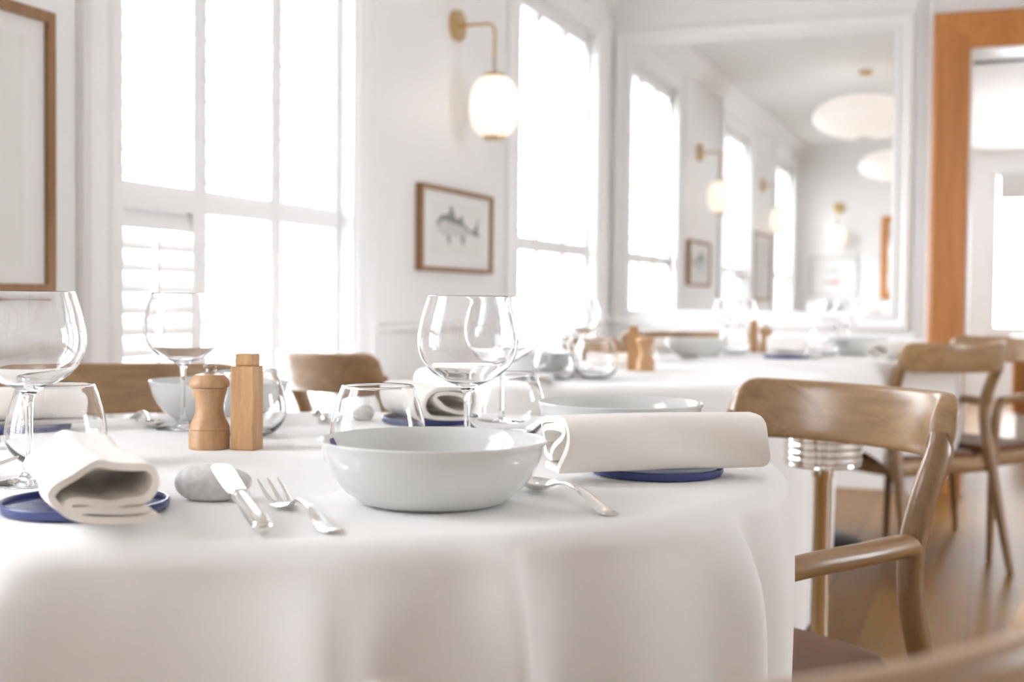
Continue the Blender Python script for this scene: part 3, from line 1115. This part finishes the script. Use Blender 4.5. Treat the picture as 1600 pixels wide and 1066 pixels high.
# pepper mills and bamboo boxes
def make_mill(label, x, y):
    t = thing('pepper_mill', label, 'pepper mill', (x, y, TZ + 0.0004), 0.3, 'turned pepper mills')
    MB().lathe([(0, 0), (0.0255, 0), (0.0262, 0.001), (0.0262, 0.0225), (0.0255, 0.024), (0.0250, 0.0245), (0.0258, 0.0255), (0.0255, 0.029), (0.0235, 0.034), (0.0195, 0.042),
                (0.0178, 0.050), (0.0180, 0.058), (0.0200, 0.068), (0.0222, 0.0745), (0.0218, 0.0755), (0.0226, 0.0765), (0.0226, 0.0785), (0, 0.0785)], 48).build('body', BEECH, t, angle=30)
    MB().lathe([(0, 0.0795), (0.0245, 0.0795), (0.0258, 0.0815), (0.0260, 0.0850), (0.0245, 0.0895), (0.0205, 0.0935), (0.0195, 0.0945), (0.0190, 0.0955), (0.010, 0.0975), (0, 0.098)], 48).build('head', BEECH, t, angle=30)
    MB().lathe([(0, 0.0965), (0.0085, 0.0975), (0.0060, 0.100), (0.0045, 0.1025), (0.0080, 0.1045), (0.0088, 0.107), (0.0072, 0.1095), (0.003, 0.1105), (0, 0.1105)], 32).build('knob', STEELKNOB, t, angle=50)
    return t


pm = make_mill('turned beech pepper mill with a metal knob on the nearest table', 0.909, 1.399)
dup(pm, 'turned pepper mill on the middle table, blurred, before the curved chair back', (0.97, 3.408, TZ + 0.0004), 1.0)
dup(pm, 'tiny dark pepper mill on the far table, left of the upright napkin', (1.066, 4.850, TZ + 0.0004), 2.0)


def make_box(label, x, y, rz):
    t = thing('salt_box', label, 'salt box', (x, y, TZ + 0.0004), rz, 'bamboo salt boxes')
    h = 0.0158
    MB().box(-h, h, -h, h, 0, 0.108).build('body', BAMBOO, t, smooth=False, bevel=0.0012)
    MB().box(-h + 0.004, h - 0.003, -h + 0.004, h - 0.003, 0.108, 0.124).build('lid', BAMBOO, t, smooth=False, bevel=0.0015)
    return t


sb = make_box('square bamboo box with a small block lid beside the pepper mill, nearest table', 0.957, 1.412, R(8))
dup(sb, 'square bamboo box standing behind the pepper mill on the middle table', (0.931, 3.425, TZ + 0.0004), R(12))
dup(sb, 'narrow dark bamboo box left of the tiny mill on the far table', (1.018, 4.868, TZ + 0.0004), R(5))


# blue coasters
def make_coaster(label, x, y):
    o = MB().lathe([(0, 0), (0.070, 0), (0.074, 0.001), (0.0755, 0.004), (0.0755, 0.0085), (0.0745, 0.0095), (0.0725, 0.0095), (0.0715, 0.0085), (0.0710, 0.0045), (0.069, 0.0035), (0, 0.0035)], 72).build('coaster', BLUE, angle=40)
    o.location = (x, y, TZ + 0.0004)
    return tag(o, label, 'coaster', 'blue rimmed coasters')


co = make_coaster('blue rimmed coaster under the folded napkin at front left', 1.074, 0.954)
for lab, x, y in [('blue rimmed coaster under the long napkin at front right', 1.500, 1.415),
                  ('blue rimmed coaster under the napkin at the back of the nearest table', 1.022, 1.842),
                  ('blue rimmed coaster under the napkin at the far left of the nearest table', 0.535, 1.470),
                  ('blue rimmed coaster under the upright napkin on the far table', 1.205, 4.420)]:
    o = co.copy()
    COL.objects.link(o)
    o.location = (x, y, TZ + 0.0004)
    o['label'] = lab

# rolled napkins: a folded spiral section drawn out along its length
SPIRAL = [(1385, 806), (1180, 828), (950, 822), (760, 800), (610, 750), (515, 670), (482, 600), (540, 535), (680, 460), (790, 385), (880, 350), (1010, 375), (1180, 395),
          (1320, 405), (1390, 455), (1398, 530), (1350, 600), (1265, 655), (1130, 668), (980, 690), (860, 675), (730, 655), (640, 655), (600, 690), (640, 722), (780, 728), (960, 745), (1130, 750), (1290, 735)]
SPIRAL2 = [(1330, 820), (1100, 838), (800, 830), (600, 800), (480, 700), (440, 560), (480, 420), (600, 345), (800, 325), (1050, 330), (1260, 360), (1395, 450), (1430, 580), (1390, 690),
           (1250, 740), (1050, 720), (850, 650), (720, 560), (640, 500), (620, 440), (700, 405), (900, 400), (1100, 420), (1250, 470), (1310, 560)]


def napkin(label, pa, pb, width, height, z, spiral=SPIRAL, flip=1, seed=0, th=0.0030):
    """pa = centre of the end that shows, pb = centre of the other end (table plane)"""
    rnd = random.Random(seed)
    pa, pb = Vector((*pa, 0)), Vector((*pb, 0))
    ax = (pb - pa)
    L = ax.length
    rz = math.atan2(ax.y, ax.x) - PI / 2            # local +Y runs from pa to pb
    # section in metres
    xs = [p[0] for p in spiral]
    ys = [p[1] for p in spiral]
    xm, ym = (max(xs) + min(xs)) / 2, max(ys)
    path = cr([Vector(((p[0] - xm) / (max(xs) - min(xs)) * (width - 2 * th) * flip, 0, (ym - p[1]) / (max(ys) - min(ys)) * (height - 2 * th) + th)) for p in spiral], 6)
    # closed outline of the ribbon
    lft, rgt = [], []
    for i, p in enumerate(path):
        t = (path[min(i + 1, len(path) - 1)] - path[max(i - 1, 0)]).normalized()
        nn = Vector((-t.z, 0, t.x))
        lft.append(p + nn * th)
        rgt.append(p - nn * th)
    endc = path[-1] + (path[-1] - path[-2]).normalized() * th
    begc = path[0] - (path[1] - path[0]).normalized() * th * 0.6
    outline = [begc] + lft + [endc] + rgt[::-1]
    rings = []
    ny = 26
    for j in range(ny + 1):
        v = j / ny
        y = L * v
        e = 0.0
        k = 1.0 + 0.035 * math.sin(v * 5 + seed) - 0.03 * v
        sag = 1.0 - 0.05 * math.sin(v * PI) * (1 if seed % 2 else -0.4)
        rings.append([Vector((p.x * k + 0.0018 * math.sin(v * 9 + p.z * 90 + seed), y + 0.004 * math.sin(p.x * 60 + p.z * 80 + seed) * (1 - 2 * v), max(p.z * sag, 0.0002))) for p in outline])
    mb = MB()
    n = len(outline)
    mb.rings(rings, True, False)
    # end faces as strips across the ribbon
    m_ = len(lft)
    for base in (0, ny * n):
        fs = []
        for i in range(m_ - 1):
            l0, l1 = 1 + i, 2 + i
            r0, r1 = n - 1 - i, n - 2 - i
            fs.append((base + l0, base + l1, base + r1, base + r0))
        fs.append((base, base + 1, base + n - 1))
        fs.append((base + m_, base + m_ + 1, base + m_ + 2))
        mb.f += fs
    o = mb.build('rolled_napkin', NAPKIN, angle=55)
    o.location = (pa.x, pa.y, z)
    o.rotation_euler = (0, 0, rz)
    return tag(o, label, 'napkin', 'rolled white napkins')


ZN = TZ + 0.0105
napkin('folded white napkin at front left, its open spiral end facing us', (1.183, 0.845), (1.009, 1.01), 0.086, 0.055, ZN, SPIRAL, 1, 1)
napkin('long rolled white napkin at front right, lying sideways across a blue coaster', (1.413, 1.300), (1.604, 1.442), 0.088, 0.062, ZN, SPIRAL2, -1, 2, 0.0038)
napkin('rolled white napkin at the back of the nearest table, right of the small pebble', (1.085, 1.777), (0.955, 1.887), 0.088, 0.052, ZN, SPIRAL2, 1, 3)
napkin('rolled white napkin at the far left of the nearest table, cut by the frame', (0.612, 1.524), (0.470, 1.365), 0.085, 0.052, ZN, SPIRAL2, -1, 4)
napkin('white napkin left of the pepper mill on the middle table', (0.780, 3.50), (0.905, 3.51), 0.08, 0.045, TZ + 0.0006, SPIRAL2, 1, 5)
napkin('white napkin left of the bowl on the far table, before a chair back', (0.700, 4.60), (0.85, 4.66), 0.08, 0.055, TZ + 0.0006, SPIRAL2, 1, 6)
napkin('bright upright-looking napkin right of the tiny mill on the far table', (1.145, 4.405), (1.265, 4.425), 0.09, 0.065, ZN, SPIRAL2, 1, 7)
napkin('white napkin at the right end of the far table, beside the chair seen from behind', (1.505, 4.526), (1.575, 4.65), 0.09, 0.06, TZ + 0.0006, SPIRAL2, 1, 8)


# pebbles
def pebble(label, x, y, lx, ly, h, rz, mat, seed):
    bm = bmesh.new()
    bmesh.ops.create_icosphere(bm, subdivisions=4, radius=1)
    rnd = random.Random(seed)
    ph = [rnd.uniform(0, 6) for _ in range(6)]
    for v in bm.verts:
        c = v.co
        k = 1 + 0.05 * math.sin(2.1 * c.x + ph[0]) * math.cos(1.7 * c.y + ph[1]) + 0.035 * math.sin(3.1 * c.y + ph[2] + c.z * 2) + 0.03 * math.sin(3.4 * c.x + 2 * c.z + ph[3])
        x_ = math.copysign(abs(c.x) ** 0.88, c.x) * lx / 2 * k
        y_ = math.copysign(abs(c.y) ** 0.92, c.y) * ly / 2 * k
        z_ = c.z * h / 2 * k * (1 + 0.18 * c.x)
        v.co = (x_, y_, max(z_, -h * 0.44))
    zmin = min(v.co.z for v in bm.verts)
    for v in bm.verts:
        v.co.z -= zmin
    me = bpy.data.meshes.new('pebble')
    bm.to_mesh(me)
    bm.free()
    for p in me.polygons:
        p.use_smooth = True
    me.materials.append(mat)
    o = bpy.data.objects.new('pebble', me)
    COL.objects.link(o)
    o.location = (x, y, TZ + 0.0004)
    o.rotation_euler = (0, 0, rz)
    return tag(o, label, 'pebble', 'pebble knife rests')


pebble('grey speckled pebble with the front knife resting on it', 1.15, 1.047, 0.070, 0.044, 0.038, R(180 + 20.5), STONE, 3)
pebble('small pale pebble seen through the tumbler behind the front bowl', 0.907, 1.826, 0.045, 0.035, 0.024, R(20), PALESTONE, 5)
pebble('pale pebble at the left edge beside the big wine glass', 0.655, 1.27, 0.045, 0.035, 0.022, R(20), PALESTONE, 8)
pebble('pale pebble in front of the glasses on the middle table', 0.875, 2.827, 0.05, 0.036, 0.022, R(20), PALESTONE, 6)
pebble('grey pebble right of the upright napkin on the far table', 1.300, 4.432, 0.045, 0.036, 0.026, R(20), STONE, 9)


# cutlery
def ribbon(mb, cl, widths, thick, seg=12):
    """flat strip swept along a centre line lying mainly in the YZ plane"""
    mb.tube(cl, [(w, thick) for w in widths], seg, up=(0, 0.001, 1))


def make_fork(label, x, y, rz):
    t = thing('table_fork', label, 'fork', (x, y, TZ + 0.0008), rz, 'silver forks')
    cl = cr([(0, 0.0, 0.0025), (0, 0.012, 0.0022), (0, 0.035, 0.005), (0, 0.065, 0.012), (0, 0.090, 0.0145), (0, 0.110, 0.0115), (0, 0.124, 0.0055), (0, 0.134, 0.0028), (0, 0.146, 0.0030), (0, 0.153, 0.0045)], 6)
    wd = lerp_list([0.0085, 0.0105, 0.0085, 0.0052, 0.0034, 0.0030, 0.0036, 0.0095, 0.0125, 0.0120], len(cl))
    mb = MB()
    ribbon(mb, cl, wd, 0.0013)
    mb.build('handle', SILVER, t, angle=60)
    for sx in (-1, 0, 1):
        tn = cr([(sx * 0.0085, 0.148, 0.0034), (sx * 0.0093, 0.160, 0.0068), (sx * 0.0098, 0.175, 0.012), (sx * 0.0100, 0.190, 0.0175), (sx * 0.0100, 0.199, 0.0205)], 4)
        MB().tube(tn, lerp_list([(0.0026, 0.0014), (0.0023, 0.0013), (0.0020, 0.0012), (0.0015, 0.001), (0.0006, 0.0006)], len(tn)), 10, up=(0, 0.001, 1)).build('tine', SILVER, t, angle=60)
    return t


fa, fb = Vector((1.344, 0.935)), Vector((1.192, 1.074))
fk = make_fork('silver three-tined fork lying left of the centre front bowl', fa.x, fa.y, face(*(fb - fa)))
dup(fk, 'silver fork behind the tumbler, left of the small pale pebble', (0.795, 1.885, TZ + 0.0008), face(0.56, -0.83))
dup(fk, 'silver fork poking in at the left edge behind the folded napkin', (0.712, 0.975, TZ + 0.0008), face(0.79, 0.61))


def make_spoon(label, x, y, rz):
    t = thing('table_spoon', label, 'spoon', (x, y, TZ + 0.0006), rz, 'silver spoons')
    cl = cr([(0, 0.0, 0.0022), (0, 0.012, 0.0025), (0, 0.035, 0.008), (0, 0.065, 0.0155), (0, 0.090, 0.0175), (0, 0.112, 0.0150), (0, 0.130, 0.0105), (0, 0.142, 0.0085)], 6)
    wd = lerp_list([0.0075, 0.0090, 0.0078, 0.0055, 0.0040, 0.0034, 0.0036, 0.006], len(cl))
    mb = MB()
    ribbon(mb, cl, wd, 0.0016)
    mb.build('handle', SILVER, t, angle=60)
    rings = []
    N = 28
    for th_, rows in ((0.0, [0.05, 0.3, 0.55, 0.8, 0.95, 1.0]), (0.0012, [1.0, 0.95, 0.8, 0.55, 0.3, 0.05])):
        for q in rows:
            ring = []
            for k in range(N):
                a = 2 * PI * k / N
                yy = 0.165 + 0.030 * q * math.sin(a)
                xx = 0.0195 * q * math.cos(a) * (1 - 0.14 * math.sin(a))
                zz = 0.0008 + 0.0085 * (q ** 2) + th_
                ring.append(Vector((xx, yy, zz)))
            rings.append(ring)
    MB().rings(rings).build('spoon_bowl', SILVER, t, angle=60)
    return t


sa, sb_ = Vector((1.533, 1.114)), Vector((1.418, 1.232))
sp = make_spoon('silver spoon lying right of the centre front bowl', sa.x, sa.y, face(*(sb_ - sa)))
dup(sp, 'silver spoon lying left of the far wine glass, under the shutters', (0.572, 1.690, TZ + 0.0006), face(0.72, -0.69))

ka, kb = Vector((1.296, 0.902, 0)), Vector((1.168, 1.029, 0))
kn = thing('table_knife', 'silver knife with its broad blade propped on the grey pebble', 'knife', (ka.x, ka.y, TZ + 0.0078), 0)
kd = kb - ka
kn.rotation_euler = Euler((math.atan2(0.0305, kd.length), 0, face(kd.x, kd.y)), 'XYZ')
hl = cr([(0, 0, 0), (0, 0.004, 0), (0, 0.02, 0), (0, 0.05, 0), (0, 0.080, 0), (0, 0.086, 0)], 5)
MB().tube(hl, lerp_list([(0.0055, 0.004), (0.0088, 0.0066), (0.0092, 0.0072), (0.0084, 0.0064), (0.0068, 0.0056), (0.0062, 0.0052)], len(hl)), 18, up=(0, 0.001, 1)).build('handle', SILVER, kn, angle=60)
MB().tube([(0, 0.085, 0), (0, 0.087, 0), (0, 0.091, 0), (0, 0.0935, 0)], [(0.0068, 0.0056), (0.0088, 0.0066), (0.0088, 0.0062), (0.006, 0.004)], 18, up=(0, 0.001, 1)).build('bolster', SILVER, kn, angle=60)
out = [(-0.0065, 0.092), (-0.0100, 0.096), (-0.0108, 0.11), (-0.0108, 0.14), (-0.0105, 0.16), (-0.0095, 0.172), (-0.006, 0.179), (0.0, 0.1815), (0.006, 0.180), (0.0098, 0.174), (0.0108, 0.16), (0.0098, 0.13), (0.0088, 0.10), (0.0065, 0.092)]
bl = MB()
n = len(out)
bl.add([(x, y, -0.0009) for x, y in out] + [(x, y, 0.0009) for x, y in out], [tuple(range(n)), tuple(range(2 * n - 1, n - 1, -1))] + [(k, (k + 1) % n, n + (k + 1) % n, n + k) for k in range(n)])
bl.build('blade', SILVER, kn, smooth=False, bevel=0.0006)

# ------------------------------------------------------------------ chrome bucket stand behind the right chair
ws = thing('wine_cooler_stand', 'chrome ribbed wine cooler on a slim pole seen under the chair back', 'wine cooler stand', (1.541, 2.661, 0))
prof = [(0, 0.581), (0.074, 0.581), (0.078, 0.585)]
for k in range(6):
    z = 0.589 + k * 0.0145
    prof += [(0.0775, z), (0.0795, z + 0.003), (0.0795, z + 0.009), (0.0775, z + 0.012)]
prof += [(0.080, 0.677), (0.082, 0.683), (0.079, 0.685), (0.074, 0.679), (0.073, 0.595), (0, 0.593)]
MB().lathe(prof, 64).build('bucket', CHROME, ws, angle=30)
MB().lathe([(0, 0.02), (0.019, 0.02), (0.019, 0.555), (0.022, 0.56), (0.022, 0.581), (0, 0.581)], 32).build('pole', CHROME, ws)
MB().lathe([(0, 0), (0.13, 0), (0.132, 0.006), (0.12, 0.014), (0.04, 0.022), (0.02, 0.03), (0, 0.03)], 48).build('foot', CHROME, ws)

# ------------------------------------------------------------------ low oak sideboard in the next room
sbd = thing('sideboard', 'low oak sideboard with white plinth in the room beyond the doorway', 'sideboard', (2.75, 9.4, 0))
MB().box(-0.72, 0.75, -0.19, 0.2, 0.17, 0.66).build('cabinet_body', CASEZ, sbd, smooth=False, bevel=0.004)
MB().box(-0.70, 0.73, -0.17, 0.19, 0.0, 0.17).build('plinth', TRIM, sbd, smooth=False)
MB().box(-0.74, 0.77, -0.21, 0.21, 0.66, 0.69).build('worktop', DARKMETAL, sbd, smooth=False, bevel=0.003)
for k in range(3):
    x0 = -0.70 + k * 0.48
    MB().box(x0, x0 + 0.46, -0.205, -0.19, 0.19, 0.64).build('door', CASEZ, sbd, smooth=False, bevel=0.003)
